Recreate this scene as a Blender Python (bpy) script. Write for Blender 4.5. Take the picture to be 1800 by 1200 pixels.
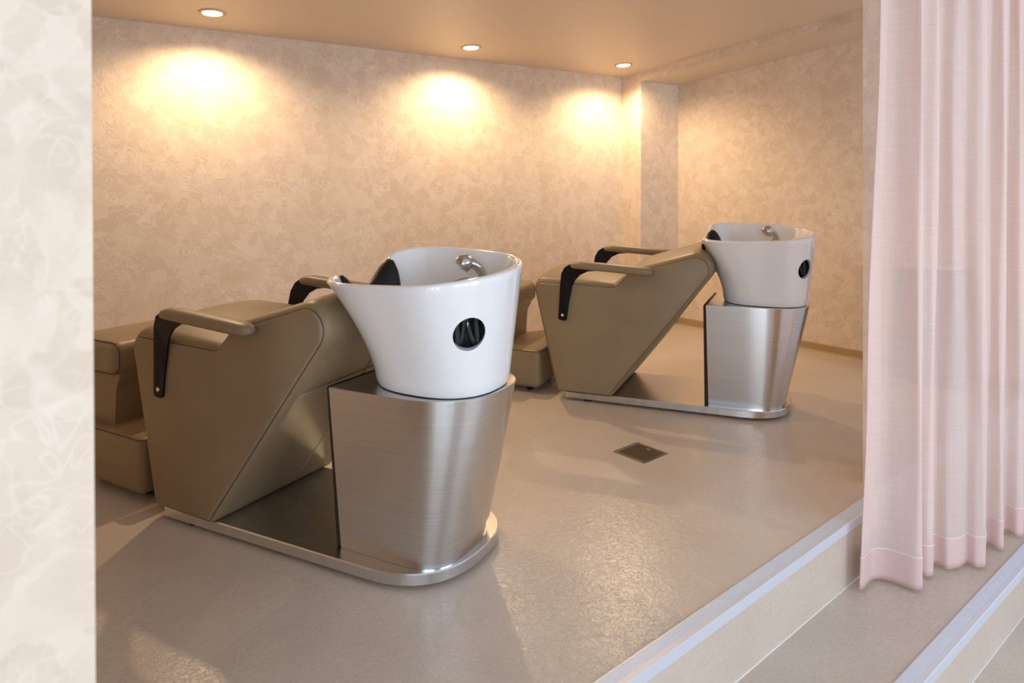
import bpy, bmesh, math, random
from mathutils import Vector, Matrix
random.seed(4)
for o in list(bpy.data.objects): bpy.data.objects.remove(o, do_unlink=True)
SC = bpy.context.scene
COL = SC.collection
V = Vector

# ------------------------------------------------------------------ camera
F, HZ, H = 1170.0, 335.0, 1.2            # focal length and horizon in pixels of the 1800 x 1200 frame, eye height
cam = bpy.data.cameras.new('camera')
cam.sensor_width = 36.0
cam.lens = F * 36.0 / 1800.0
cam.shift_y = -(600.0 - HZ) / 1800.0
cam.clip_start = 0.05
cam.dof.use_dof = True
cam.dof.focus_distance = 2.7
cam.dof.aperture_fstop = 3.2
camo = bpy.data.objects.new('camera', cam)
COL.objects.link(camo)
camo.location = (0, 0, H)
camo.rotation_euler = (math.pi / 2, 0, 0)
SC.camera = camo

# ------------------------------------------------------------------ world, daylight, exposure
w = bpy.data.worlds.new('world')
SC.world = w
w.use_nodes = True
bg = w.node_tree.nodes['Background']
bg.inputs[0].default_value = (0.74, 0.84, 1.0, 1)
bg.inputs[1].default_value = 0.46
SC.view_settings.view_transform = 'Standard'
SC.view_settings.look = 'None'
SC.view_settings.exposure = 0.84
SC.view_settings.gamma = 1.0
SC.view_settings.use_curve_mapping = False

def area_light(name, loc, target, sx, sy, power, col):
    l = bpy.data.lights.new(name, 'AREA')
    l.shape = 'RECTANGLE'; l.size = sx; l.size_y = sy; l.energy = power; l.color = col
    o = bpy.data.objects.new(name, l)
    COL.objects.link(o)
    o.location = loc
    o.rotation_euler = (V(target) - V(loc)).to_track_quat('-Z', 'Y').to_euler()
    return o
# shop front glazing of the salon, to the right of and behind the photographer
for k in range(3):
    area_light('shopfront_window_right_offscreen', (4.1 + 0.55 * k, -2.2 + 1.05 * k, 1.35), (0.4, 2.2 + 0.3 * k, 0.5), 0.85, 2.2, 22, (0.78, 0.87, 1.0))
# narrower glazed doors behind the photographer
for k, wd in enumerate((0.55, 0.35, 0.55)):
    area_light('shopfront_door_behind_offscreen', (-0.9 + 1.0 * k, -3.6, 1.15), (-0.4 + 0.6 * k, 2.5, 0.8), wd, 2.2, 20, (0.80, 0.90, 1.0))

# ------------------------------------------------------------------ helpers
def link(name, me, parent=None, mat=None, mats=None):
    o = bpy.data.objects.new(name, me)
    COL.objects.link(o)
    for m in (mats or ([mat] if mat else [])):
        me.materials.append(m)
    if parent: o.parent = parent
    return o
def mesh(name, verts, faces, smooth=False):
    me = bpy.data.meshes.new(name)
    me.from_pydata([tuple(v) for v in verts], [], faces)
    bm = bmesh.new(); bm.from_mesh(me)
    bmesh.ops.remove_doubles(bm, verts=bm.verts, dist=1e-6)
    bmesh.ops.recalc_face_normals(bm, faces=bm.faces)
    bm.to_mesh(me); bm.free()
    if smooth:
        for p in me.polygons: p.use_smooth = True
    return me
def sharp(me, deg=35):
    for p in me.polygons: p.use_smooth = True
    bm = bmesh.new(); bm.from_mesh(me)
    for e in bm.edges:
        if len(e.link_faces) == 2 and e.calc_face_angle(0) > math.radians(deg): e.smooth = False
    bm.to_mesh(me); bm.free()
    return me
def rings(name, rs, closed=True, cap0=True, cap1=True, smooth=True, loop=False):
    """loft through rings of equal point count"""
    n = len(rs[0]); vs = [p for r in rs for p in r]; fs = []
    m = len(rs)
    for i in range(m if loop else m - 1):
        a, b = i * n, ((i + 1) % m) * n
        for j in range(n if closed else n - 1):
            k = (j + 1) % n
            fs.append((a + j, a + k, b + k, b + j))
    if cap0 and not loop: fs.append(tuple(range(n)))
    if cap1 and not loop: fs.append(tuple(range((m - 1) * n, m * n)))
    return mesh(name, vs, fs, smooth)
def tube(name, pts, rad, seg=10, cap=True):
    pts = [V(p) for p in pts]; rs = []
    if not isinstance(rad, (list, tuple)): rad = [rad] * len(pts)
    t0 = (pts[1] - pts[0]).normalized()
    nrm = t0.orthogonal().normalized()
    for i, p in enumerate(pts):
        t = (pts[min(i + 1, len(pts) - 1)] - pts[max(i - 1, 0)]).normalized()
        nrm = (nrm - t * nrm.dot(t)).normalized(); bn = t.cross(nrm)
        rs.append([p + (nrm * math.cos(2 * math.pi * k / seg) + bn * math.sin(2 * math.pi * k / seg)) * rad[i] for k in range(seg)])
    return rings(name, rs, cap0=cap, cap1=cap)
def spline(pts, n=8, closed=False):
    pts = [V(p) for p in pts]; out = []
    m = len(pts)
    for i in range(m if closed else m - 1):
        if closed: p0, p1, p2, p3 = pts[i - 1], pts[i], pts[(i + 1) % m], pts[(i + 2) % m]
        else: p0, p1, p2, p3 = pts[max(i - 1, 0)], pts[i], pts[i + 1], pts[min(i + 2, m - 1)]
        for k in range(n):
            t = k / n
            out.append(0.5 * (2 * p1 + (p2 - p0) * t + (2 * p0 - 5 * p1 + 4 * p2 - p3) * t * t + (3 * p1 - p0 - 3 * p2 + p3) * t ** 3))
    if not closed: out.append(pts[-1])
    return out
def fillet(corners, seg=8):
    """closed 2D polygon [(x, y, radius)] -> list of points with rounded corners"""
    out = []; n = len(corners)
    for i in range(n):
        p = V(corners[i][:2]); a = V(corners[i - 1][:2]); b = V(corners[(i + 1) % n][:2]); r = corners[i][2]
        d1 = (a - p).normalized(); d2 = (b - p).normalized()
        ang = math.acos(max(-1, min(1, d1.dot(d2))))
        if r < 1e-5 or abs(ang - math.pi) < 1e-3: out.append(p); continue
        td = r / math.tan(ang / 2)
        bis = (d1 + d2).normalized(); c = p + bis * (r / math.sin(ang / 2))
        s = p + d1 * td; e = p + d2 * td
        a0 = math.atan2(s.y - c.y, s.x - c.x); a1 = math.atan2(e.y - c.y, e.x - c.x)
        da = (a1 - a0 + math.pi) % (2 * math.pi) - math.pi
        for k in range(seg + 1):
            t = a0 + da * k / seg
            out.append(c + V((math.cos(t), math.sin(t))) * r)
    return out
def resample(pts, step):
    """insert points on long straight edges of a closed 2D polygon"""
    out = []
    for i, p in enumerate(pts):
        q = pts[(i + 1) % len(pts)]
        k = max(1, int((q - p).length / step))
        for j in range(k): out.append(p.lerp(q, j / k))
    return out
def normals2(pts):
    n = len(pts); area = sum(pts[i - 1].x * pts[i].y - pts[i].x * pts[i - 1].y for i in range(n))
    sg = 1 if area > 0 else -1; out = []
    for i in range(n):
        t = (pts[(i + 1) % n] - pts[i - 1]).normalized()
        out.append(V((t.y, -t.x)) * sg)
    return out
def prism(name, poly, z0, z1, parent=None, mat=None, mats=None):
    """vertical prism on a plan polygon; z0 / z1 numbers or one number per corner"""
    n = len(poly)
    a = z0 if isinstance(z0, (list, tuple)) else [z0] * n
    b = z1 if isinstance(z1, (list, tuple)) else [z1] * n
    vs = [(p[0], p[1], a[i]) for i, p in enumerate(poly)] + [(p[0], p[1], b[i]) for i, p in enumerate(poly)]
    fs = [tuple(range(n)), tuple(range(n, 2 * n))] + [(i, (i + 1) % n, n + (i + 1) % n, n + i) for i in range(n)]
    return link(name, mesh(name, vs, fs), parent, mat, mats)
def rbox(name, lo, hi, r, seg=4):
    """box with rounded edges"""
    bm = bmesh.new()
    bmesh.ops.create_cube(bm, size=1)
    for v in bm.verts:
        v.co = V([lo[i] if v.co[i] < 0 else hi[i] for i in range(3)])
    bmesh.ops.bevel(bm, geom=list(bm.edges), offset=r, segments=seg, profile=0.5, affect='EDGES')
    me = bpy.data.meshes.new(name); bm.to_mesh(me); bm.free()
    for p in me.polygons: p.use_smooth = True
    return me
def struct(o, label=None, cat=None):
    o['kind'] = 'structure'
    if label: o['label'] = label
    if cat: o['category'] = cat
    return o
def thing(o, label, cat, group=None):
    o['label'] = label; o['category'] = cat
    if group: o['group'] = group
    return o
def empty(name, loc=(0, 0, 0), rz=0.0, scale=1.0):
    o = bpy.data.objects.new(name, None); COL.objects.link(o)
    o.location = loc; o.rotation_euler = (0, 0, rz); o.scale = (scale,) * 3
    o.empty_display_size = 0.1
    return o

# ------------------------------------------------------------------ materials
def newmat(name):
    m = bpy.data.materials.new(name); m.use_nodes = True
    nt = m.node_tree; b = nt.nodes['Principled BSDF']
    return m, nt, b
def N(nt, kind, **kw):
    n = nt.nodes.new(kind)
    for k, v in kw.items():
        if k in n.inputs: n.inputs[k].default_value = v
        else: setattr(n, k, v)
    return n
def simple(name, col, rough=0.5, metal=0.0, **kw):
    m, nt, b = newmat(name)
    b.inputs['Base Color'].default_value = (*col, 1)
    b.inputs['Roughness'].default_value = rough
    b.inputs['Metallic'].default_value = metal
    for k, v in kw.items(): b.inputs[k].default_value = v
    return m
def ramp(nt, src, stops):
    r = nt.nodes.new('ShaderNodeValToRGB')
    el = r.color_ramp.elements
    while len(el) < len(stops): el.new(0.5)
    for e, (p, c) in zip(el, stops):
        e.position = p; e.color = (*c, 1)
    nt.links.new(src, r.inputs[0])
    return r.outputs[0]
def mixc(nt, fac, a, b):
    n = nt.nodes.new('ShaderNodeMix'); n.data_type = 'RGBA'
    L = nt.links
    if hasattr(fac, 'links'): L.new(fac, n.inputs[0])
    else: n.inputs[0].default_value = fac
    for i, x in ((6, a), (7, b)):
        if hasattr(x, 'links'): L.new(x, n.inputs[i])
        else: n.inputs[i].default_value = (*x, 1)
    return n.outputs[2]
def distorted(nt, scale, amount, detail=3.0):
    """object coordinates warped by noise"""
    L = nt.links
    tc = N(nt, 'ShaderNodeTexCoord')
    nz = N(nt, 'ShaderNodeTexNoise', Scale=scale, Detail=detail)
    L.new(tc.outputs['Object'], nz.inputs['Vector'])
    sub = N(nt, 'ShaderNodeVectorMath', operation='SUBTRACT'); sub.inputs[1].default_value = (0.5, 0.5, 0.5)
    L.new(nz.outputs['Color'], sub.inputs[0])
    sc = N(nt, 'ShaderNodeVectorMath', operation='SCALE'); sc.inputs['Scale'].default_value = amount
    L.new(sub.outputs[0], sc.inputs[0])
    ad = N(nt, 'ShaderNodeVectorMath', operation='ADD')
    L.new(tc.outputs['Object'], ad.inputs[0]); L.new(sc.outputs[0], ad.inputs[1])
    return ad.outputs[0]

def wallpaper():
    m, nt, b = newmat('wallpaper'); L = nt.links
    tc = N(nt, 'ShaderNodeTexCoord')
    co = distorted(nt, 13.0, 0.12, 2.5)
    v1 = N(nt, 'ShaderNodeTexVoronoi', feature='SMOOTH_F1', Scale=15.0, Smoothness=0.12); L.new(co, v1.inputs['Vector'])
    bw = N(nt, 'ShaderNodeRGBToBW'); L.new(v1.outputs['Color'], bw.inputs[0])
    n0 = N(nt, 'ShaderNodeTexNoise', Scale=14.0, Detail=4.0, Roughness=0.55, Distortion=0.9); L.new(tc.outputs['Object'], n0.inputs['Vector'])
    av = N(nt, 'ShaderNodeMath', operation='ADD'); L.new(bw.outputs[0], av.inputs[0]); L.new(n0.outputs['Fac'], av.inputs[1])
    hv = N(nt, 'ShaderNodeMath', operation='MULTIPLY'); L.new(av.outputs[0], hv.inputs[0]); hv.inputs[1].default_value = 0.5
    patch = ramp(nt, hv.outputs[0], [(0.34, (0.680, 0.550, 0.425)), (0.50, (0.720, 0.590, 0.465)), (0.66, (0.760, 0.635, 0.510))])
    # thin curling strokes: ridges of two warped noises
    acc = None
    for sc, off, wd in ((8.0, 0.0, 0.026), (11.0, 7.3, 0.024), (9.5, 3.1, 0.020)):
        mp = N(nt, 'ShaderNodeMapping'); mp.inputs['Location'].default_value = (off, off * 0.7, off * 1.3)
        L.new(tc.outputs['Object'], mp.inputs['Vector'])
        nz = N(nt, 'ShaderNodeTexNoise', Scale=sc, Detail=1.0, Distortion=1.1); L.new(mp.outputs[0], nz.inputs['Vector'])
        sb = N(nt, 'ShaderNodeMath', operation='SUBTRACT'); L.new(nz.outputs['Fac'], sb.inputs[0]); sb.inputs[1].default_value = 0.5
        ab = N(nt, 'ShaderNodeMath', operation='ABSOLUTE'); L.new(sb.outputs[0], ab.inputs[0])
        mr = N(nt, 'ShaderNodeMapRange'); L.new(ab.outputs[0], mr.inputs[0])
        mr.inputs[1].default_value = 0.0; mr.inputs[2].default_value = wd; mr.inputs[3].default_value = 1.0; mr.inputs[4].default_value = 0.0
        if acc is None: acc = mr.outputs[0]
        else:
            mx = N(nt, 'ShaderNodeMath', operation='MAXIMUM'); L.new(acc, mx.inputs[0]); L.new(mr.outputs[0], mx.inputs[1]); acc = mx.outputs[0]
    nb = N(nt, 'ShaderNodeTexNoise', Scale=6.0, Detail=2.0); L.new(tc.outputs['Object'], nb.inputs['Vector'])
    br = ramp(nt, nb.outputs['Fac'], [(0.36, (0, 0, 0)), (0.56, (1, 1, 1))])
    mu = N(nt, 'ShaderNodeMath', operation='MULTIPLY'); L.new(acc, mu.inputs[0]); L.new(br, mu.inputs[1])
    mu2 = N(nt, 'ShaderNodeMath', operation='MULTIPLY'); L.new(mu.outputs[0], mu2.inputs[0]); mu2.inputs[1].default_value = 0.50
    col = mixc(nt, mu2.outputs[0], patch, (0.85, 0.745, 0.64))
    L.new(col, b.inputs['Base Color'])
    b.inputs['Roughness'].default_value = 0.6
    n2 = N(nt, 'ShaderNodeTexNoise', Scale=170.0, Detail=3.0); L.new(tc.outputs['Object'], n2.inputs['Vector'])
    ad = N(nt, 'ShaderNodeMath', operation='MULTIPLY_ADD'); L.new(n2.outputs['Fac'], ad.inputs[0]); ad.inputs[1].default_value = 0.2
    ad2 = N(nt, 'ShaderNodeMath', operation='ADD'); L.new(hv.outputs[0], ad2.inputs[0]); L.new(mu.outputs[0], ad2.inputs[1])
    L.new(ad2.outputs[0], ad.inputs[2])
    bp = N(nt, 'ShaderNodeBump', Strength=0.20, Distance=0.004); L.new(ad.outputs[0], bp.inputs['Height'])
    L.new(bp.outputs[0], b.inputs['Normal'])
    return m
def vinyl(name, c0, c1, rough=0.30):
    m, nt, b = newmat(name); L = nt.links
    tc = N(nt, 'ShaderNodeTexCoord')
    n1 = N(nt, 'ShaderNodeTexNoise', Scale=2.6, Detail=5.0, Roughness=0.6); L.new(tc.outputs['Object'], n1.inputs['Vector'])
    base = ramp(nt, n1.outputs['Fac'], [(0.3, c0), (0.7, c1)])
    nz = N(nt, 'ShaderNodeTexNoise', Scale=40.0, Detail=2.0, Distortion=1.6); L.new(tc.outputs['Object'], nz.inputs['Vector'])
    sb = N(nt, 'ShaderNodeMath', operation='SUBTRACT'); L.new(nz.outputs['Fac'], sb.inputs[0]); sb.inputs[1].default_value = 0.5
    ab = N(nt, 'ShaderNodeMath', operation='ABSOLUTE'); L.new(sb.outputs[0], ab.inputs[0])
    mr = N(nt, 'ShaderNodeMapRange'); L.new(ab.outputs[0], mr.inputs[0])
    mr.inputs[1].default_value = 0.0; mr.inputs[2].default_value = 0.035; mr.inputs[3].default_value = 1.0; mr.inputs[4].default_value = 0.0
    line = mr.outputs[0]
    mu = N(nt, 'ShaderNodeMath', operation='MULTIPLY'); L.new(line, mu.inputs[0]); mu.inputs[1].default_value = 0.12
    col = mixc(nt, mu.outputs[0], base, tuple(x * 0.72 for x in c0))
    L.new(col, b.inputs['Base Color'])
    b.inputs['Roughness'].default_value = rough
    n2 = N(nt, 'ShaderNodeTexNoise', Scale=45.0, Detail=3.0, Distortion=1.2); L.new(tc.outputs['Object'], n2.inputs['Vector'])
    sm = N(nt, 'ShaderNodeMath', operation='MULTIPLY_ADD'); L.new(line, sm.inputs[0]); sm.inputs[1].default_value = -0.5
    L.new(n2.outputs['Fac'], sm.inputs[2])
    bp = N(nt, 'ShaderNodeBump', Strength=0.30, Distance=0.004); L.new(sm.outputs[0], bp.inputs['Height'])
    L.new(bp.outputs[0], b.inputs['Normal'])
    return m
def leather():
    m, nt, b = newmat('taupe_leather'); L = nt.links
    tc = N(nt, 'ShaderNodeTexCoord')
    n1 = N(nt, 'ShaderNodeTexNoise', Scale=5.0, Detail=3.0); L.new(tc.outputs['Object'], n1.inputs['Vector'])
    col = ramp(nt, n1.outputs['Fac'], [(0.3, (0.232, 0.168, 0.096)), (0.7, (0.260, 0.190, 0.111))])
    L.new(col, b.inputs['Base Color'])
    b.inputs['Roughness'].default_value = 0.42
    b.inputs['Specular IOR Level'].default_value = 0.36
    v = N(nt, 'ShaderNodeTexVoronoi', Scale=420.0); L.new(tc.outputs['Object'], v.inputs['Vector'])
    bp = N(nt, 'ShaderNodeBump', Strength=0.06, Distance=0.001); L.new(v.outputs['Distance'], bp.inputs['Height'])
    L.new(bp.outputs[0], b.inputs['Normal'])
    return m
def steel(name, stretch=(1.5, 1.5, 260.0), tangent=True, col=(0.66, 0.655, 0.65)):
    m, nt, b = newmat(name); L = nt.links
    tc = N(nt, 'ShaderNodeTexCoord')
    mp = N(nt, 'ShaderNodeMapping'); mp.inputs['Scale'].default_value = stretch
    L.new(tc.outputs['Object'], mp.inputs['Vector'])
    n1 = N(nt, 'ShaderNodeTexNoise', Scale=2.0, Detail=4.0); L.new(mp.outputs[0], n1.inputs['Vector'])
    c = ramp(nt, n1.outputs['Fac'], [(0.3, tuple(x * 0.93 for x in col)), (0.7, tuple(min(1, x * 1.05) for x in col))])
    L.new(c, b.inputs['Base Color'])
    b.inputs['Metallic'].default_value = 1.0
    r = N(nt, 'ShaderNodeMapRange'); L.new(n1.outputs['Fac'], r.inputs[0])
    r.inputs[3].default_value = 0.20; r.inputs[4].default_value = 0.30
    L.new(r.outputs[0], b.inputs['Roughness'])
    if tangent:
        b.inputs['Anisotropic'].default_value = 0.8; b.inputs['Anisotropic Rotation'].default_value = 0.25
        tg = N(nt, 'ShaderNodeTangent', direction_type='RADIAL', axis='Z')
        L.new(tg.outputs[0], b.inputs['Tangent'])
    bp = N(nt, 'ShaderNodeBump', Strength=0.03, Distance=0.001); L.new(n1.outputs['Fac'], bp.inputs['Height'])
    L.new(bp.outputs[0], b.inputs['Normal'])
    return m
def fabric(name, col, transp, weave=True):
    m, nt, b = newmat(name); L = nt.links
    out = nt.nodes['Material Output']
    nt.nodes.remove(b)
    tc = N(nt, 'ShaderNodeTexCoord')
    mp = N(nt, 'ShaderNodeMapping'); mp.inputs['Scale'].default_value = (1, 1, 0.03)
    L.new(tc.outputs['Object'], mp.inputs['Vector'])
    n1 = N(nt, 'ShaderNodeTexNoise', Scale=220.0, Detail=3.0); L.new(mp.outputs[0], n1.inputs['Vector'])
    mp2 = N(nt, 'ShaderNodeMapping'); mp2.inputs['Scale'].default_value = (0.03, 0.03, 1)
    L.new(tc.outputs['Object'], mp2.inputs['Vector'])
    n2 = N(nt, 'ShaderNodeTexNoise', Scale=220.0, Detail=3.0); L.new(mp2.outputs[0], n2.inputs['Vector'])
    ad = N(nt, 'ShaderNodeMath', operation='ADD'); L.new(n1.outputs['Fac'], ad.inputs[0]); L.new(n2.outputs['Fac'], ad.inputs[1])
    c = ramp(nt, ad.outputs[0], [(0.35, tuple(x * 0.97 for x in col)), (0.65, tuple(min(1, x * 1.02) for x in col))])
    mr = N(nt, 'ShaderNodeMapRange'); L.new(ad.outputs[0], mr.inputs[0])
    mr.inputs[1].default_value = 0.7; mr.inputs[2].default_value = 1.3
    mr.inputs[3].default_value = transp * 1.18; mr.inputs[4].default_value = transp * 0.82
    df = N(nt, 'ShaderNodeBsdfDiffuse'); tl = N(nt, 'ShaderNodeBsdfTranslucent'); tr = N(nt, 'ShaderNodeBsdfTransparent')
    tr.inputs[0].default_value = (1.0, 0.93, 0.90, 1)
    L.new(c, df.inputs[0]); L.new(c, tl.inputs[0])
    m1 = N(nt, 'ShaderNodeMixShader'); m1.inputs[0].default_value = 0.35
    L.new(df.outputs[0], m1.inputs[1]); L.new(tl.outputs[0], m1.inputs[2])
    m2 = N(nt, 'ShaderNodeMixShader'); L.new(mr.outputs[0], m2.inputs[0])
    L.new(m1.outputs[0], m2.inputs[1]); L.new(tr.outputs[0], m2.inputs[2])
    L.new(m2.outputs[0], out.inputs['Surface'])
    return m
M_WALL = wallpaper()
M_CEIL = simple('ceiling_paint', (0.70, 0.59, 0.47), 0.45)
M_FLOOR = vinyl('beige_vinyl', (0.570, 0.475, 0.385), (0.630, 0.530, 0.437), 0.28)
M_BASE = simple('tan_baseboard', (0.430, 0.285, 0.150), 0.42)
M_ALU = simple('anodised_aluminium', (0.70, 0.73, 0.80), 0.38, 0.35)
M_LEATHER = leather()
M_SEAM = simple('dark_stitching', (0.085, 0.060, 0.038), 0.6)
M_SEAML = simple('pale_stitching', (0.42, 0.33, 0.23), 0.7)
M_BLACK = simple('black_powder_coat', (0.006, 0.005, 0.005), 0.45, 0.0, **{'Specular IOR Level': 0.2})
M_RUBBER = simple('black_rubber', (0.008, 0.008, 0.009), 0.42, 0.0, **{'Specular IOR Level': 0.35})
M_FRONT = simple('black_panel', (0.010, 0.009, 0.008), 0.5)
M_STEEL = steel('brushed_steel_shell')
M_PLATE = steel('brushed_steel_plate', (2.0, 260.0, 2.0), False, (0.66, 0.655, 0.65))
M_CERAMIC = simple('white_ceramic', (0.80, 0.80, 0.80), 0.10, 0.0, **{'Coat Weight': 0.6, 'Coat Roughness': 0.04})
M_CHROME = simple('polished_chrome', (0.56, 0.56, 0.57), 0.07, 1.0)
M_DARK = simple('dark_hollow', (0.018, 0.018, 0.020), 0.4)  # shade inside the basin opening, put into the colour
M_BOLT = simple('bolt_steel', (0.75, 0.70, 0.62), 0.25, 1.0)
M_CURT = fabric('sheer_pink_curtain', (0.880, 0.745, 0.705), 0.19)
M_HEM = fabric('pink_curtain_hem', (0.850, 0.675, 0.640), 0.05)
M_STITCH = simple('hem_stitching', (0.88, 0.74, 0.70), 0.8)
M_DRAIN = simple('bronze_drain', (0.25, 0.20, 0.15), 0.38, 0.9)
M_TRIM = simple('lamp_trim', (0.60, 0.47, 0.32), 0.45)
M_LENS, nt, b = newmat('lamp_lens')
b.inputs['Base Color'].default_value = (1, 1, 1, 1)
b.inputs['Emission Color'].default_value = (1, 0.86, 0.66, 1)
b.inputs['Emission Strength'].default_value = 14.0
M_CAB = simple('grey_brown_cabinet', (0.16, 0.14, 0.13), 0.45)
M_TRAY = simple('pale_tray', (0.74, 0.72, 0.70), 0.3)

# ------------------------------------------------------------------ plan of the place (metres, eye above the origin)
r = V((-0.60875, 0.79336))               # along the right-hand wall, away
b2 = V((0.83676, 0.54756))               # along the back wall, rightwards
K = V((0.97945, 5.95301))                # corner of back wall and pilaster
Q1 = V((1.11759, 5.77298))               # outer edge of the pilaster beside the niche
P0 = V((1.50386, 6.02575))               # inner corner of the niche
G = V((2.26172, 4.28190))
S0 = V((0.271, 1.623)); sd = (V((1.175, 2.378)) - S0).normalized()      # nose of the upper step
T0 = V((1.183, 1.932)); td = (V((1.958, 2.546)) - T0).normalized()      # nose of the lower step
inw = V((-sd.y, sd.x))
ZT, ZL = -0.228, -0.415
def ceil_z(p): return 2.209 + 0.077 * (V(p) - K).dot(-r)
def soff_z(p): return 2.148 + 0.081 * (V(p) - Q1).dot(-r)
def meet(p, d, q, e):
    den = d.x * e.y - d.y * e.x
    t = ((q.x - p.x) * e.y - (q.y - p.y) * e.x) / den
    return p + d * t
E_R = meet(P0, -r, S0, sd)               # right-hand wall meets the step nose
LW = K - b2 * 4.85                       # back wall meets left-hand wall
E_L = meet(LW, -r, S0, sd)
back_n = V((-b2.y, b2.x)); right_n = V((r.y, -r.x))

# floor of the raised area
o = prism('floor', [E_L - r * -0.3 * 0, E_R + sd * 0.5, P0 + right_n * 0.3 + r * 0.6, K + back_n * 0.15 + b2 * 0.2, LW + back_n * 0.15 - b2 * 0.2, E_L - sd * 0.3], -0.60, 0.0, mat=M_FLOOR)
struct(o, 'glossy beige vinyl floor of the raised shampoo area')
FLOOR = o
# risers and aluminium nosings
def strip(name, p, d, t0, t1, depth, z0, z1, parent, mat, out=0.0):
    n = V((d.y, -d.x))
    a = p + d * t0; c = p + d * t1
    return prism(name, [a + n * out, c + n * out, c - n * depth, a - n * depth], z0, z1, parent, mat)
tj = (V((1.178, 2.381)) - S0).dot(sd)
for a, c in ((-1.75, tj - 0.0008), (tj + 0.0008, 3.05)):
    strip('riser_panel', S0, sd, a, c, 0.03, ZT - 0.02, -0.029, FLOOR, M_FLOOR, 0.004)
def nosing(name, p, d, t0, t1, z, wd):
    """L-shaped aluminium stair nosing with fine grooves"""
    n = V((d.y, -d.x))
    prof = [(-wd, 0.0), (-wd, 0.0035)]
    g = 7
    for i in range(g):
        x0 = -wd + 0.006 + (wd - 0.012) * i / g
        prof += [(x0, 0.0035), (x0 + 0.0012, 0.0026), (x0 + 0.0024, 0.0035)]
    prof += [(0.008, 0.0035), (0.011, 0.0015), (0.011, -0.028), (0.004, -0.028), (0.004, 0.0)]
    rs = []
    for t in (t0, t1):
        q = p + d * t
        rs.append([V((q.x + n.x * x, q.y + n.y * x, z + zz)) for x, zz in prof])
    return link(name, rings(name, rs, smooth=False), None, M_ALU)
struct(nosing('trim_1', S0, sd, -1.75, 3.05, 0.0, 0.045), 'grooved aluminium nosing along the edge of the raised floor')
# lower tread
a0 = S0 - sd * 1.75 + inw * 0.02; a1 = S0 + sd * 3.05 + inw * 0.02
c1 = T0 + td * 2.6; c0 = T0 - td * 2.9
o = prism('step', [a0, c0, c1, a1], -0.62, ZT, mat=M_FLOOR)
struct(o, 'beige vinyl step below the raised floor')
strip('riser_panel', T0, td, -2.9, 2.6, 0.02, ZL - 0.02, ZT - 0.029, o, M_FLOOR, 0.004)
struct(nosing('trim_2', T0, td, -2.9, 2.6, ZT, 0.045), 'grooved aluminium nosing along the edge of the lower step')
# pale sealant beads where riser and tread meet
for nm, p, d, t0, t1, z in (('trim_3', S0, sd, -1.75, 3.05, ZT), ('trim_4', T0, td, -2.9, 2.6, ZL)):
    n = V((d.y, -d.x))
    pa = p + d * t0 + n * 0.0045; pb = p + d * t1 + n * 0.0045
    o = link(nm, tube(nm, [(pa.x, pa.y, z + 0.001), (pb.x, pb.y, z + 0.001)], 0.0026, 6), None, simple('sealant', (0.75, 0.71, 0.66), 0.5))
    struct(o)
o = prism('salon_floor', [(-4, -4), (7, -4), (7, 6), tuple(c1), tuple(c0), (-4, 1)], -0.65, ZL, mat=M_FLOOR)
struct(o, 'pale vinyl floor of the salon at the foot of the steps')

# walls
def wall(name, pts, z0=-0.01, mat=M_WALL, up=0.06, label=None):
    o = prism(name, pts, z0, [ceil_z(p) + up for p in pts], mat=mat)
    return struct(o, label)
wall('wall_back', [LW - b2 * 0.1, K + b2 * 0.02, K + b2 * 0.02 + back_n * 0.12, LW - b2 * 0.1 + back_n * 0.12], label='long beige wall papered in a mottled plaster pattern')
wall('wall_left', [LW, E_L, E_L - right_n * 0.12, LW - right_n * 0.12], label='beige papered side wall')
pil = [K, Q1, P0, P0 + right_n * 0.02 + r * 0.3, K + r * 0.1 + b2 * 0.3]
wall('wall_pilaster', pil, label='narrow papered pilaster between the long wall and the niche')
wall('wall_right', [P0 + r * 0.1, E_R, E_R + right_n * 0.12, P0 + r * 0.1 + right_n * 0.12], label='beige papered wall at the back of the niche')
# beam over the niche
E_G = meet(Q1, -r, S0, sd)
bp_ = [Q1, E_G, E_R + right_n * 0.02, P0 + right_n * 0.02]
o = prism('beam', bp_, [soff_z(p) for p in bp_], [ceil_z(p) + 0.05 for p in bp_], mats=[M_WALL, M_CEIL])
for p in o.data.polygons:
    if p.normal.z < -0.8: p.material_index = 1
struct(o, 'papered beam over the niche with a plain underside')
# ceiling
cp = [LW - b2 * 0.2 + back_n * 0.1, E_L - sd * 0.4 - inw * 0.45, E_R + sd * 0.8 - inw * 0.45, P0 + right_n * 0.3 + r * 0.5, K + back_n * 0.12]
o = prism('ceiling', cp, [ceil_z(p) for p in cp], [ceil_z(p) + 0.1 for p in cp], mat=M_CEIL)
struct(o, 'smooth cream painted ceiling')
# end of the partition at the left of the opening; its edge leans very slightly
W0 = V((-0.575, 0.916))
a = W0; c = E_L - sd * 0.5
pts = [a, a + inw * 0.12, c + inw * 0.12, c]
o = prism('wall_front', pts, 0.0, [ceil_z(p) + 0.05 for p in pts], mat=M_WALL)
for v in o.data.vertices: v.co.x += -0.0066 * (v.co.z - 0.85)
struct(o, 'pale papered end of the partition wall beside the opening')
# slim papered column behind the curtain
cw = V((1.437, 2.726)); cd = b2
cpts = [cw, cw + cd * 0.115, cw + cd * 0.115 + V((0.066, 0.1)), cw + V((0.066, 0.1))]
o = prism('column', cpts, 0.0, [ceil_z(p) + 0.05 for p in cpts], mat=M_WALL)
struct(o, 'slim papered column standing behind the curtain edge')
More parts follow.
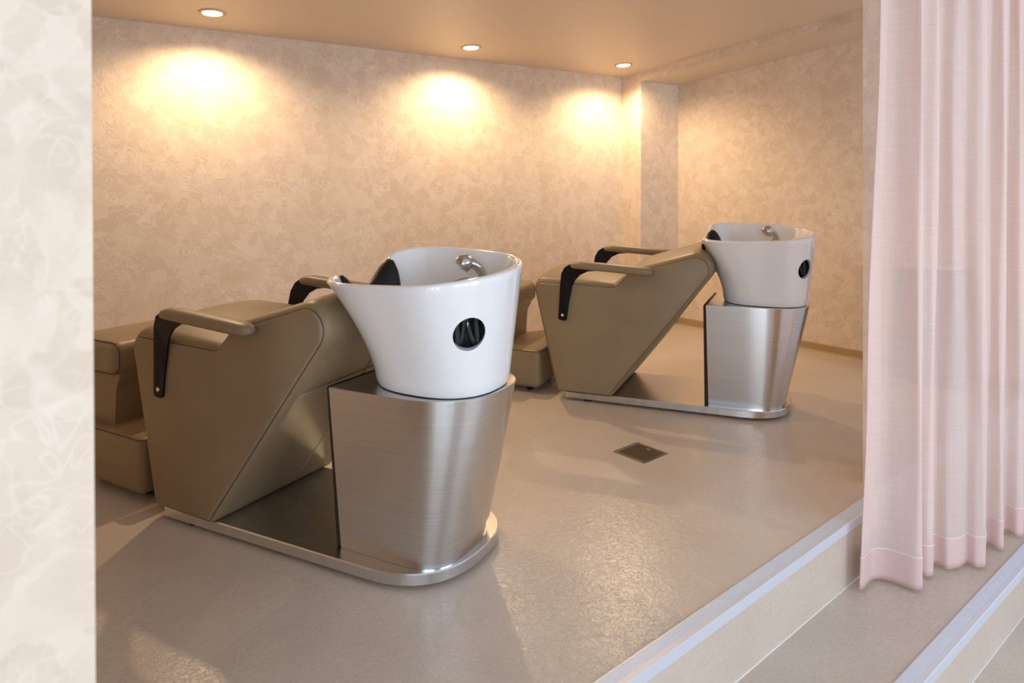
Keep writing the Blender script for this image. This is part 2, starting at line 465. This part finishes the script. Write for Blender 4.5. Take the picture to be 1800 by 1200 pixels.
# baseboards
def base(name, p, q, n):
    d = (q - p).normalized(); rs = []
    prof = [(0, 0), (0.020, 0), (0.018, 0.006), (0.011, 0.010), (0.011, 0.056), (0.007, 0.060), (0, 0.060)]
    for t in (p, q): rs.append([V((t.x + n.x * x, t.y + n.y * x, z)) for x, z in prof])
    return struct(link(name, rings(name, rs, smooth=False), None, M_BASE), 'tan baseboard at the foot of the wall')
base('baseboard_right', P0, E_R, -right_n)
base('baseboard_back', LW, K, -back_n)
base('baseboard_niche', Q1, P0, (V((b2.y, -b2.x))))
base('baseboard_pilaster', K, Q1, -right_n)

# ------------------------------------------------------------------ downlights
def downlight(x, y, label, power, colour=(1.0, 0.72, 0.42), cone=158, blend=0.65, soft=0.03):
    z = ceil_z((x, y))
    e = empty('downlight', (x, y, z))
    sl = 0.077
    nrm = V((-sl * -r.x, -sl * -r.y, 1)).normalized()
    e.rotation_mode = 'QUATERNION'
    e.rotation_quaternion = V((0, 0, 1)).rotation_difference(nrm)
    thing(e, label, 'downlight', 'recessed ceiling downlights')
    prof = [(0.052, 0.002), (0.052, -0.004), (0.056, -0.008), (0.070, -0.007), (0.076, -0.002), (0.077, 0.003)]
    rs = [[V((R * math.cos(t), R * math.sin(t), zz)) for R, zz in prof] for t in [2 * math.pi * k / 40 for k in range(40)]]
    link('trim_ring', rings('trim_ring', rs, closed=False, loop=True), e, M_TRIM)
    prof = [(0.0, -0.0055), (0.03, -0.005), (0.0525, -0.002)]
    rs = [[V((max(R, 1e-4) * math.cos(t), max(R, 1e-4) * math.sin(t), zz)) for R, zz in prof] for t in [2 * math.pi * k / 40 for k in range(40)]]
    link('lens', rings('lens', rs, closed=False, loop=True), e, M_LENS)
    l = bpy.data.lights.new('downlight_beam', 'SPOT')
    l.energy = power; l.color = colour
    l.spot_size = math.radians(cone); l.spot_blend = blend; l.shadow_soft_size = soft
    lo = bpy.data.objects.new('downlight_beam', l); COL.objects.link(lo)
    lo.parent = e; lo.location = (0, 0, -0.02)
DL = [(-1.709, 3.794), (-0.292, 4.749), (0.918, 5.480)]
for (x, y), lab in zip(DL, ('round recessed downlight with a glowing lens farthest from the pilaster',
                            'round recessed downlight with a glowing lens between the other two',
                            'round recessed downlight with a glowing lens beside the beam')):
    downlight(x, y, lab, 33)

# ------------------------------------------------------------------ shampoo unit (local frame: x feet -> basin, y across, z up)
V0 = 0.02
PROF = fillet([(-0.188, 0.651, 0.036), (0.292, 0.646, 0.05), (0.372, 0.728, 0.07), (0.897, 0.888, 0.0666), (0.248, 0.054, 0.014), (-0.043, 0.050, 0.018)][::-1], 10)
def build_unit(root):
    def part(name, me, mat, parent=root): return link(name, me, parent, mat)
    # base plate
    def ucurve(uf, cu, A, hw, n, z, k=28, side=6, vc=0.02, sh=0.05, u0=0.0):
        VC = lambda u: vc + sh * (u - u0)
        pts = []
        for i in range(side): u_ = uf + (cu - uf) * i / side; pts.append(V((u_, VC(u_) - hw, z)))
        for i in range(k + 1):
            t = -math.pi / 2 + math.pi * i / k
            c, s = math.cos(t), math.sin(t)
            u_ = cu + A * abs(c) ** (2 / n); pts.append(V((u_, VC(u_) + hw * math.copysign(abs(s) ** (2 / n), s), z)))
        for i in range(side): u_ = cu + (uf - cu) * (i + 1) / side; pts.append(V((u_, VC(u_) + hw, z)))
        return pts
    pr = [(0.0, 0.016), (0.0, 0.046), (0.003, 0.050)]
    base_ = part('base_plate', sharp(rings('base_plate', [ucurve(d, 0.90, 0.265 - d, 0.262 - d, 2.5, z) for d, z in pr])), M_PLATE)
    for gx, gy in ((0.12, -0.2), (0.12, 0.24), (0.90, -0.13), (0.90, 0.25)):
        part('glide_foot', sharp(rings('glide_foot', [[V((gx + R * math.cos(t), gy + R * math.sin(t), z)) for t in [2 * math.pi * q / 16 for q in range(16)]] for R, z in ((0.022, 0.0), (0.022, 0.012), (0.014, 0.017))])), M_RUBBER, base_)
    # upholstered seat and back
    P2 = resample(PROF, 0.03); NN = normals2(P2)
    def lean(z, v): return z + 0.055 * (v + 0.25) * max(0, min(1, (z - 0.3) / 0.3))
    secs = []
    va, vb, rr = V0 - 0.262, V0 + 0.322, 0.038
    ts = [0, 0.1, 0.25, 0.45, 0.7, 1.0]
    vs = [va + rr * t for t in ts] + [va + rr + (vb - va - 2 * rr) * k / 10 for k in range(1, 10)] + [vb - rr * t for t in ts[::-1]]
    for v in vs:
        t = min(v - va, vb - v) / rr
        d = 0.020 * math.sqrt(max(0, 1 - (1 - min(t, 1)) ** 2)) - 0.004
        q = max(0, 1 - ((v - (va + vb) / 2) / (vb - va) * 2) ** 2)
        ring = []
        for p, n in zip(P2, NN):
            up = max(0, n.y) ** 1.5
            front = max(0, min(1, (0.30 - p.x) / 0.3))
            dd = d + up * q ** 0.6 * (0.012 + 0.022 * front)
            ring.append(V((p.x + n.x * dd, v, max(0.052, lean(p.y + n.y * dd, v)))))
        secs.append(ring)
    body = part('seat_shell', rings('seat_shell', secs), M_LEATHER)
    # seams on the back
    ib = [i for i, (p, n) in enumerate(zip(P2, NN)) if n.x > 0.5 and n.y < -0.3]
    def backpt(z, v, dd=0.0168):
        # point on the sloping back at height z
        u = 0.255 + (z - 0.064) * (0.752 - 0.255) / (0.70 - 0.064)
        return V((u + 0.79 * dd, v, lean(z - 0.61 * dd, v)))
    part('seam', tube('seam', [backpt(z, 0.115) for z in [0.09 + 0.06 * i for i in range(11)]], 0.0016, 6), M_SEAML, body)
    part('seam', tube('seam', [backpt(0.545, va + rr + (vb - va - 2 * rr) * i / 12) for i in range(13)], 0.0014, 6), M_SEAML, body)
    # side panels with piping
    for sg, v0, v1 in ((-1, V0 - 0.270, V0 - 0.232), (1, V0 + 0.330, V0 + 0.292)):
        rs = []
        for d, v in ((-0.012, v0), (-0.006, v0 - sg * -0.0 + (-sg) * 0.0015), (-0.001, v0 - sg * 0.006), (-0.001, v1)):
            rs.append([V((p.x + n.x * d, v, lean(p.y + n.y * d, v))) for p, n in zip(P2, NN)])
        pan = part('side_panel', rings('side_panel', rs), M_LEATHER)
        loop = [V((p.x, v0 - sg * 0.009, lean(p.y, v0 - sg * 0.009))) for p, n in zip(P2, NN)]
        nseg = 6; rgs = []
        for i, p in enumerate(loop):
            t = (loop[(i + 1) % len(loop)] - loop[i - 1]).normalized(); yv = V((0, 1, 0)); s_ = t.cross(yv).normalized()
            rgs.append([p + (yv * math.cos(2 * math.pi * k / nseg) + s_ * math.sin(2 * math.pi * k / nseg)) * 0.0019 for k in range(nseg)])
        part('piping', rings('piping', rgs, loop=True), M_SEAM, pan)
    # armrests: black steel strap, leather pad, bolt
    for sg, vc, dz in ((-1, V0 - 0.296, 0.0), (1, V0 + 0.354, 0.042)):
        uo = 0.004 if sg > 0 else 0.0
        outl = [(-0.037, 0.452), (-0.030, 0.56), (-0.022, 0.66), (-0.014, 0.712), (0.006, 0.748), (0.035, 0.766), (0.12, 0.768), (0.34, 0.762),
                (0.34, 0.742), (0.22, 0.742), (0.140, 0.732), (0.096, 0.710), (0.066, 0.680), (0.046, 0.64), (0.024, 0.54), (0.012, 0.447)]
        ins = V0 + (0.331 if sg > 0 else -0.271)
        a0_, a1_ = sorted((ins, ins + sg * 0.008))
        cor = [(x, z, 0.012 if i in (0, len(outl) - 1) else 0.0) for i, (x, z) in enumerate(outl)]
        pl = fillet(cor, 4)
        # upper half leans out to carry the pad
        rs = []
        for y in (a0_, a1_):
            rs.append([V((p.x + uo, y + (vc - (ins + sg * 0.004)) * max(0, min(1, (p.y - 0.62) / 0.13)), p.y + dz * max(0, min(1, (p.y - 0.5) / 0.2)))) for p in pl])
        me = rings('armrest_strap', rs, smooth=False)
        strap = part('armrest_strap', me, M_BLACK)
        # pad
        us = [0.044, 0.048, 0.060, 0.080, 0.11, 0.16, 0.24, 0.33, 0.42, 0.465, 0.488, 0.500, 0.504]
        sc = [0.25, 0.50, 0.74, 0.90, 0.99, 1.0, 1.0, 1.0, 1.0, 0.95, 0.78, 0.5, 0.2]
        rs = []
        for u, s_ in zip(us, sc):
            cz = 0.766 + dz - 0.020 * max(0, u - 0.1) / 0.4 - 0.006 * max(0, (0.1 - u) / 0.07)
            ring = []
            for k in range(20):
                t = 2 * math.pi * k / 20; c_, s2 = math.cos(t), math.sin(t)
                ring.append(V((u + uo, vc + 0.036 * s_ * math.copysign(abs(c_) ** 0.75, c_), cz + 0.0225 * s_ * math.copysign(abs(s2) ** 0.8, s2))))
            rs.append(ring)
        part('armrest_pad', rings('armrest_pad', rs), M_LEATHER, strap)
        bo = [[V((uo - 0.012 + R * math.cos(t), ins + sg * y, 0.478 + R * math.sin(t))) for t in [2 * math.pi * q / 14 for q in range(14)]] for R, y in ((0.0085, 0.006), (0.0085, 0.0095), (0.006, 0.011), (0.003, 0.011), (0.0028, 0.008))]
        part('bolt', rings('bolt', bo), M_BOLT, strap)
    # steel pedestal
    steps = 8; rs = []
    for i in range(steps + 1):
        t = i / steps
        rs.append(ucurve(0.766 - 0.006 * t, 0.955 + 0.005 * t, 0.184 + 0.114 * t, 0.182 + 0.048 * t, 3.2 - 0.7 * t, 0.0505 + 0.5245 * t, vc=0.035, sh=0.04, u0=0.76))
    top = ucurve(0.7615, 0.96, 0.2955, 0.2275, 2.5, 0.578, vc=0.035, sh=0.04, u0=0.76); rs.append(top)
    rs.pop()
    ped = part('pedestal', sharp(rings('pedestal', rs), 30), M_STEEL)
    tp = [ucurve(0.760 + d, 0.96, 0.298 - d, 0.230 - d, 2.5, z, vc=0.035, sh=0.04, u0=0.76) for d, z in ((0.0, 0.5752), (0.0, 0.5775), (0.002, 0.579))]
    part('top_plate', sharp(rings('top_plate', tp)), M_PLATE, ped)
    rs = []
    for z, w_, e_ in ((0.051, 0.178, 0.0), (0.055, 0.182, 0.0), (0.574, 0.228, 0.0), (0.579, 0.225, 0.003)):
        rs.append([V((p.x, p.y, z)) for p in fillet([(0.745 + e_, 0.035 - w_, 0.008), (0.764, 0.035 - w_, 0.0), (0.764, 0.035 + w_, 0.0), (0.745 + e_, 0.035 + w_, 0.008)], 4)])
    me = sharp(rings('front_panel', rs))
    part('front_panel', me, M_FRONT, ped)
    # ceramic basin
    NA = 96
    def zrim(u, v):
        z = 0.956 + 0.031 * (v - V0) / 0.28 * (1 - 0.35 * (u - 1.01) / 0.28)
        if u < 0.9:
            d = abs(v + 0.005)
            if d < 0.165: z -= 0.095 * math.cos(math.pi * d / 0.33) ** 1.5
        return z
    def plan(t, c, A, B, nf, nr):
        cs, sn = math.cos(t), math.sin(t)
        wf = (1 - cs) / 2; n = nr + (nf - nr) * wf
        return c + A * math.copysign(abs(cs) ** (2 / n), cs), V0 + B * math.copysign(abs(sn) ** (2 / n), sn)
    ang = [2 * math.pi * k / NA for k in range(NA)]
    topo = [plan(t, 1.008, 0.284, 0.280, 4.2, 2.15) for t in ang]
    boto = [(a_, c_ + 0.02) for a_, c_ in [plan(t, 1.035, 0.212, 0.190, 2.4, 2.4) for t in ang]]
    rs = []
    zb = 0.582
    for i in range(0, 19):
        t = i / 18
        ring = []
        for (tu, tv), (bu, bv), a_ in zip(topo, boto, ang):
            wf = (1 - math.cos(a_)) / 2
            e_ = 1.0 + 0.75 * wf ** 2
            k = t ** e_
            zr = zrim(tu, tv) - 0.010
            inset = 0.006 if i == 0 else 0
            u = bu + (tu - bu) * k; v = bv + (tv - bv) * k
            u -= inset * math.cos(a_); v -= inset * math.sin(a_)
            ring.append(V((u, v, zb + (zr - zb) * t + (0.0 if i else 0))))
        rs.append(ring)
    # rounded lip
    lipc = 0.0135
    for th in (35, 65, 90, 115, 145, 180):
        a_ = math.radians(th); ring = []
        for (tu, tv) in topo:
            dv = V((1.010 - tu, V0 - tv)).normalized()
            ox = lipc * (1 - math.cos(a_)); oz = -0.010 + 0.010 * math.sin(a_)
            ring.append(V((tu + dv.x * ox, tv + dv.y * ox, zrim(tu, tv) + oz)))
        rs.append(ring)
    zfl = 0.775
    for q in (0.97, 0.93, 0.88, 0.82, 0.74, 0.64, 0.52, 0.38, 0.24, 0.10):
        ring = []
        for (tu, tv) in topo:
            dv = V((1.010 - tu, V0 - tv)).normalized()
            iu, iv = tu + dv.x * 0.027, tv + dv.y * 0.027
            zr = zrim(tu, tv) - 0.010
            ring.append(V((1.02 + (iu - 1.02) * q, V0 + (iv - V0) * q, zfl + (zr - zfl) * (q ** 4.5))))
        rs.append(ring)
    me = rings('basin', rs)
    basin = part('basin', me, M_CERAMIC)
    # round service opening in the rear wall, cut with a boolean
    hc = V((1.222, -0.101, 0.782)); hd = V((0.66, -0.75, -0.10)).normalized()
    cm = bpy.data.meshes.new('cut'); bm = bmesh.new()
    bmesh.ops.create_cone(bm, cap_ends=True, segments=40, radius1=0.051, radius2=0.051, depth=0.15)
    bm.to_mesh(cm); bm.free()
    co = bpy.data.objects.new('cut', cm); COL.objects.link(co)
    co.rotation_mode = 'QUATERNION'; co.rotation_quaternion = V((0, 0, 1)).rotation_difference(hd)
    co.location = hc + hd * 0.032
    md = basin.modifiers.new('b', 'BOOLEAN'); md.operation = 'DIFFERENCE'; md.solver = 'EXACT'; md.object = co
    bpy.context.view_layer.update()
    ev = basin.evaluated_get(bpy.context.evaluated_depsgraph_get())
    nm = bpy.data.meshes.new_from_object(ev)
    basin.modifiers.clear(); basin.data = nm; nm.name = 'basin'
    sharp(nm, 40)
    bpy.data.objects.remove(co); bpy.data.meshes.remove(cm)
    # black cup painting the shade of the hollow, and hoses in the opening
    q = V((0, 0, 1)).rotation_difference(hd)
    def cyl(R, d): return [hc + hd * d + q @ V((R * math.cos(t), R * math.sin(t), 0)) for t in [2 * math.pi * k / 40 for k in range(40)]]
    part('opening_shade', rings('opening_shade', [cyl(0.0505, -0.010), cyl(0.0505, -0.0405), cyl(0.001, -0.041)], cap0=False, cap1=False), M_DARK, basin)
    side = hd.cross(V((0, 0, 1))).normalized()
    for k, (s0, s1, rad) in enumerate(((0.002, -0.022, 0.0095), (0.010, 0.022, 0.0085), (-0.026, -0.032, 0.011), (0.034, 0.030, 0.012))):
        pp = [hc + hd * -0.026 + side * s for s in (0,)]
        pts = [hc + hd * -0.024 + side * (s0 + (s1 - s0) * t ** 2) + V((0, 0, 0.046 - 0.090 * t)) for t in [i / 8 for i in range(9)]]
        part('hose', tube('hose', pts, rad, 10), M_RUBBER, basin)
    part('hose_clip', tube('hose_clip', [hc + hd * -0.016 + V((0, 0, 0.030)), hc + hd * -0.016 + V((0, 0, 0.010))], 0.003, 8), M_CHROME, basin)
    # black ring put in as the shadow gap under the basin
    gap = [[V((plan(t, 1.035, 0.212 * k, 0.190 * k, 2.4, 2.4)[0], 0.02 + plan(t, 1.035, 0.212 * k, 0.190 * k, 2.4, 2.4)[1], z)) for t in ang] for k, z in ((0.97, 0.576), (0.97, 0.584))]
    part('basin_gap_ring', rings('basin_gap_ring', gap), M_RUBBER, basin)
    # neck rest
    rs = []
    for i in range(33):
        f = -1 + 2 * i / 32
        v = -0.012 + 0.130 * f
        zc = 0.954 + 0.016 * f - 0.085 * math.cos(math.pi * f / 2) ** 1.2
        u0 = 0.738 + 0.008 * f * f
        sc = 1.0 if abs(f) < 0.72 else max(0.12, math.sqrt(max(0.0, 1 - ((abs(f) - 0.72) / 0.282) ** 2)))
        loop = [(-0.012, -0.060), (-0.018, -0.034), (-0.015, -0.010), (0.000, 0.002), (0.020, -0.004), (0.044, -0.026), (0.066, -0.062), (0.078, -0.105), (0.058, -0.104), (0.036, -0.066), (0.012, -0.044)]
        rs.append([V((u0 + 0.02 + (x - 0.02) * sc, v, zc - 0.02 + (z + 0.02) * sc)) for x, z in loop])
    part('neck_rest', rings('neck_rest', rs), M_RUBBER, basin)
    # hand shower
    pts = spline([(1.100, 0.212, 0.845), (1.094, 0.206, 0.890), (1.084, 0.196, 0.922), (1.070, 0.180, 0.945), (1.052, 0.160, 0.952), (1.036, 0.142, 0.946)], 5)
    rad = [0.014 + 0.004 * min(1, i / (len(pts) - 1) * 1.1) for i in range(len(pts))]
    hs = part('hand_shower', tube('hand_shower', pts, rad, 14), M_CHROME)
    hd2 = V((-0.45, -0.42, -0.62)).normalized(); hp = V((1.048, 0.154, 0.958)); q2 = V((0, 0, 1)).rotation_difference(hd2)
    rs = [[hp + hd2 * d + q2 @ V((R * math.cos(t), R * math.sin(t), 0)) for t in [2 * math.pi * k / 24 for k in range(24)]] for R, d in ((0.004, -0.020), (0.020, -0.017), (0.028, -0.006), (0.031, 0.008), (0.030, 0.022), (0.026, 0.025), (0.004, 0.025))]
    part('spray_head', rings('spray_head', rs), M_CHROME, hs)
    part('spray_trigger', tube('spray_trigger', [(1.066, 0.176, 0.962), (1.052, 0.164, 0.976), (1.040, 0.150, 0.974)], [0.005, 0.006, 0.004], 8), M_CHROME, hs)
    rs = [[V((1.101 + R * math.cos(t), 0.213 + R * math.sin(t), z)) for t in [2 * math.pi * k / 20 for k in range(20)]] for R, z in ((0.022, 0.825), (0.022, 0.842), (0.016, 0.850), (0.012, 0.868))]
    part('socket', rings('socket', rs), M_CHROME, hs)
    # single-lever mixer
    pts = spline([(1.135, 0.135, 0.835), (1.118, 0.125, 0.878), (1.090, 0.108, 0.900), (1.055, 0.085, 0.892), (1.020, 0.065, 0.868)], 5)
    rad = [0.015 - 0.006 * i / (len(pts) - 1) for i in range(len(pts))]
    mx = part('mixer_lever', tube('mixer_lever', pts, rad, 12), M_CHROME)
    rs = [[V((1.138 + R * math.cos(t), 0.136 + R * math.sin(t), z)) for t in [2 * math.pi * k / 20 for k in range(20)]] for R, z in ((0.026, 0.795), (0.026, 0.828), (0.020, 0.842), (0.006, 0.848))]
    part('mixer_body', rings('mixer_body', rs), M_CHROME, mx)
    # leg rest
    lc = rbox('leg_rest_cushion', (-0.760, -0.205, 0.455), (-0.375, 0.262, 0.588), 0.045, 6)
    lr = part('leg_rest_cushion', lc, M_LEATHER)
    for yy in (-0.180, 0.237):
        lp = fillet([(-0.757, 0.458, 0.045), (-0.378, 0.458, 0.045), (-0.378, 0.585, 0.045), (-0.757, 0.585, 0.045)], 6)
        loop = [V((p.x, yy, p.y)) for p in lp]; rgs = []
        for i, p in enumerate(loop):
            t = (loop[(i + 1) % len(loop)] - loop[i - 1]).normalized(); yv = V((0, 1, 0)); s_ = t.cross(yv).normalized()
            rgs.append([p + (yv * math.cos(2 * math.pi * k / 6) + s_ * math.sin(2 * math.pi * k / 6)) * 0.0026 for k in range(6)])
        part('piping', rings('piping', rgs, loop=True), M_SEAM, lr)
    sp = fillet([(-0.700, 0.245, 0.01), (-0.435, 0.245, 0.01), (-0.425, 0.40, 0.03), (-0.385, 0.48, 0.01), (-0.720, 0.48, 0.01)], 5)
    part('leg_rest_support', sharp(rings('leg_rest_support', [[V((p.x, y, p.y)) for p in sp] for y in (-0.165, 0.225)])), M_LEATHER)
    fb = part('foot_box', rbox('foot_box', (-0.640, -0.222, 0.034), (-0.166, 0.272, 0.252), 0.030, 5), M_LEATHER)
    lp = fillet([(-0.634, -0.216, 0.032), (-0.172, -0.216, 0.032), (-0.172, 0.266, 0.032), (-0.634, 0.266, 0.032)], 6)
    loop = [V((p.x, p.y, 0.2445)) for p in lp]; rgs = []
    for i, p in enumerate(loop):
        t = (loop[(i + 1) % len(loop)] - loop[i - 1]).normalized(); zv = V((0, 0, 1)); s_ = t.cross(zv).normalized()
        rgs.append([p + (zv * math.cos(2 * math.pi * k / 6) + s_ * math.sin(2 * math.pi * k / 6)) * 0.0022 for k in range(6)])
    part('piping', rings('piping', rgs, loop=True), M_SEAM, fb)
    for gx, gy in ((-0.56, -0.13), (-0.56, 0.18), (-0.26, -0.13), (-0.26, 0.18)):
        part('glide_foot', rings('glide_foot', [[V((gx + R * math.cos(t), gy + R * math.sin(t), z)) for t in [2 * math.pi * q / 12 for q in range(12)]] for R, z in ((0.018, 0.0), (0.018, 0.036))]), M_RUBBER, fb)

u1 = empty('shampoo_unit')
build_unit(u1)
def copy_tree(o, parent=None):
    c = o.copy(); COL.objects.link(c)
    if parent: c.parent = parent
    for ch in [x for x in o.children]: copy_tree(ch, c)
    return c
u2 = copy_tree(u1)
u1.location = (-1.1525, 2.6402, 0); u1.rotation_euler = (0, 0, -0.500)
u2.location = (0.4065, 4.0463, 0); u2.rotation_euler = (0, 0, -0.4175); u2.scale = (1.02,) * 3
thing(u1, 'taupe shampoo chair with white basin on steel pedestal, away from the wall niche', 'shampoo chair', 'shampoo units')
thing(u2, 'taupe shampoo chair with white basin on steel pedestal, in front of the wall niche', 'shampoo chair', 'shampoo units')

# ------------------------------------------------------------------ floor drain
dc = V((0.589, 3.046)); da = math.atan2(3.169 - 3.052, 0.612 - 0.475)
e = empty('floor_drain', (dc.x, dc.y, 0), da)
thing(e, 'small square bronze floor drain cover set in the beige floor', 'floor drain')
hs_ = 0.090
def sq(h, z): return [V((-h, -h, z)), V((h, -h, z)), V((h, h, z)), V((-h, h, z))]
link('frame', rings('frame', [sq(hs_, -0.002), sq(hs_, 0.003), sq(hs_ - 0.006, 0.004), sq(hs_ - 0.012, 0.003), sq(hs_ - 0.013, 0.0005)], cap0=False, cap1=False, smooth=False), e, M_BOLT)
link('cover', rings('cover', [sq(hs_ - 0.0145, 0.0004), sq(hs_ - 0.0150, 0.0030), sq(hs_ - 0.017, 0.0036)], smooth=False), e, M_DRAIN)
link('finger_notch', rings('finger_notch', [[V((0.055 + R * math.cos(t), 0.0 + R * 1.8 * math.sin(t), z)) for t in [2 * math.pi * k / 16 for k in range(16)]] for R, z in ((0.006, 0.0035), (0.005, 0.0044))]), e, M_BOLT)

# ------------------------------------------------------------------ low cabinet by the niche wall, seen through the curtain
cpos = V((2.80, 4.30)) - right_n * 0.16
e = empty('towel_cabinet', (cpos.x, cpos.y, 0), math.atan2(r.y, r.x))
thing(e, 'low grey cabinet with a pale tray on top behind the sheer curtain', 'cabinet')
link('body', rbox('body', (-0.17, -0.14, 0.02), (0.20, 0.14, 0.70), 0.008, 2), e, M_CAB)
for k in range(3):
    d_ = link('drawer', rbox('drawer', (-0.16, 0.136, 0.05 + 0.215 * k), (0.19, 0.152, 0.255 + 0.215 * k), 0.004, 2), e, M_CAB)
    link('handle', rbox('handle', (-0.03, 0.150, 0.20 + 0.215 * k), (0.06, 0.164, 0.212 + 0.215 * k), 0.003, 2), d_, M_BOLT)
for gx in (-0.14, 0.17):
    for gy in (-0.11, 0.11):
        link('foot', rings('foot', [[V((gx + 0.014 * math.cos(t), gy + 0.014 * math.sin(t), z)) for t in [2 * math.pi * k / 12 for k in range(12)]] for z in (0.0, 0.022)]), e, M_RUBBER)
rs = [[V((0.03 + R * 1.25 * math.cos(t), R * math.sin(t), z)) for t in [2 * math.pi * k / 32 for k in range(32)]] for R, z in ((0.09, 0.70), (0.125, 0.704), (0.14, 0.73), (0.136, 0.73), (0.12, 0.709), (0.02, 0.706))]
link('tray', rings('tray', rs), e, M_TRAY)

# ------------------------------------------------------------------ sheer curtain
CP = [(1528, 2.415, 1560), (1518, 2.385, 1553), (1512, 2.363, 1549), (1516, 2.37, 1551), (1532, 2.412, 1562), (1551, 2.425, 1580), (1585, 2.390, 1603), (1612, 2.356, 1620), (1620, 2.370, 1623),
      (1612, 2.415, 1616), (1613, 2.452, 1626), (1630, 2.442, 1648), (1638, 2.455, 1653), (1631, 2.500, 1645), (1642, 2.525, 1660), (1664, 2.492, 1679), (1684, 2.495, 1690),
      (1698, 2.530, 1697), (1716, 2.505, 1718), (1729, 2.500, 1731), (1733, 2.520, 1733), (1728, 2.595, 1728), (1737, 2.662, 1746), (1754, 2.630, 1764), (1763, 2.640, 1772),
      (1757, 2.700, 1767), (1767, 2.765, 1778), (1788, 2.727, 1792), (1799, 2.735, 1798), (1796, 2.800, 1797), (1812, 2.852, 1813), (1838, 2.805, 1838), (1850, 2.825, 1850),
      (1845, 2.895, 1845), (1864, 2.940, 1864), (1890, 2.895, 1890), (1904, 2.915, 1904), (1898, 2.985, 1898), (1920, 3.02, 1920), (1945, 2.98, 1945)]
def to_x(px, y): return (px - 900.0) / F * y
bot = spline([V((to_x(a, y), y, 0)) for a, y, c in CP], 7)
top = spline([V((to_x(c, y), y, 0)) for a, y, c in CP], 7)
ZB, ZTOP, HEM = ZT + 0.014, 2.36, 0.112
def crow(z):
    t = max(0.0, min(1.0, (z - ZB) / (1.90 - ZB)))
    return [V((p.x + (q.x - p.x) * t + 0.003 * math.sin(z * 5 + i * 0.4), p.y + (q.y - p.y) * t + 0.003 * math.sin(z * 4 + i * 0.3), z)) for i, (p, q) in enumerate(zip(bot, top))]
ct = empty('curtain', (1.6, 2.5, ZB))
off = V((-1.6, -2.5, -ZB))
thing(ct, 'sheer pale pink curtain hanging in soft folds above the step', 'curtain')
zs = [ZB + HEM + (ZTOP - ZB - HEM) * i / 34 for i in range(35)]
link('cloth', rings('cloth', [[p + off for p in crow(z)] for z in zs], closed=False, cap0=False, cap1=False), ct, M_CURT)
def hemrow(z, d):
    row = crow(z); out = []
    for i, p in enumerate(row):
        t = (row[min(i + 1, len(row) - 1)] - row[max(i - 1, 0)]).normalized(); n = V((t.y, -t.x, 0))
        out.append(p + n * d + off)
    return out
hz_ = [ZB + HEM * i / 5 for i in range(6)]
link('hem', rings('hem', [hemrow(z, 0.0012) for z in hz_[::-1]] + [hemrow(z, -0.0012) for z in hz_], closed=False, cap0=False, cap1=False), ct, M_HEM)
link('hem_stitch', tube('hem_stitch', hemrow(ZB + HEM + 0.001, 0.0012), 0.0014, 6), ct, M_STITCH)
# rail on the ceiling that carries it
ra = V((1.15, 2.30)); rb = V((2.75, 3.25))
zr_ = min(ceil_z(ra), ceil_z(rb)); 
ra3 = V((ra.x, ra.y, 2.375)); rb3 = V((rb.x, rb.y, 2.375))
e = empty('curtain_rail', (ra.x, ra.y, 2.375))
thing(e, 'white curtain rail fixed under the ceiling', 'curtain rail')
M_RAIL = simple('white_rail', (0.8, 0.8, 0.8), 0.4)
link('rail', tube('rail', [V((0, 0, 0)), rb3 - ra3], 0.014, 12), e, M_RAIL)
for t in (0.08, 0.5, 0.92):
    p = ra.lerp(rb, t); cz = ceil_z(p)
    q = V((p.x - ra.x, p.y - ra.y, 0))
    link('bracket', tube('bracket', [q, q + V((0, 0, cz - 2.375 + 0.005))], 0.008, 8), e, M_RAIL)
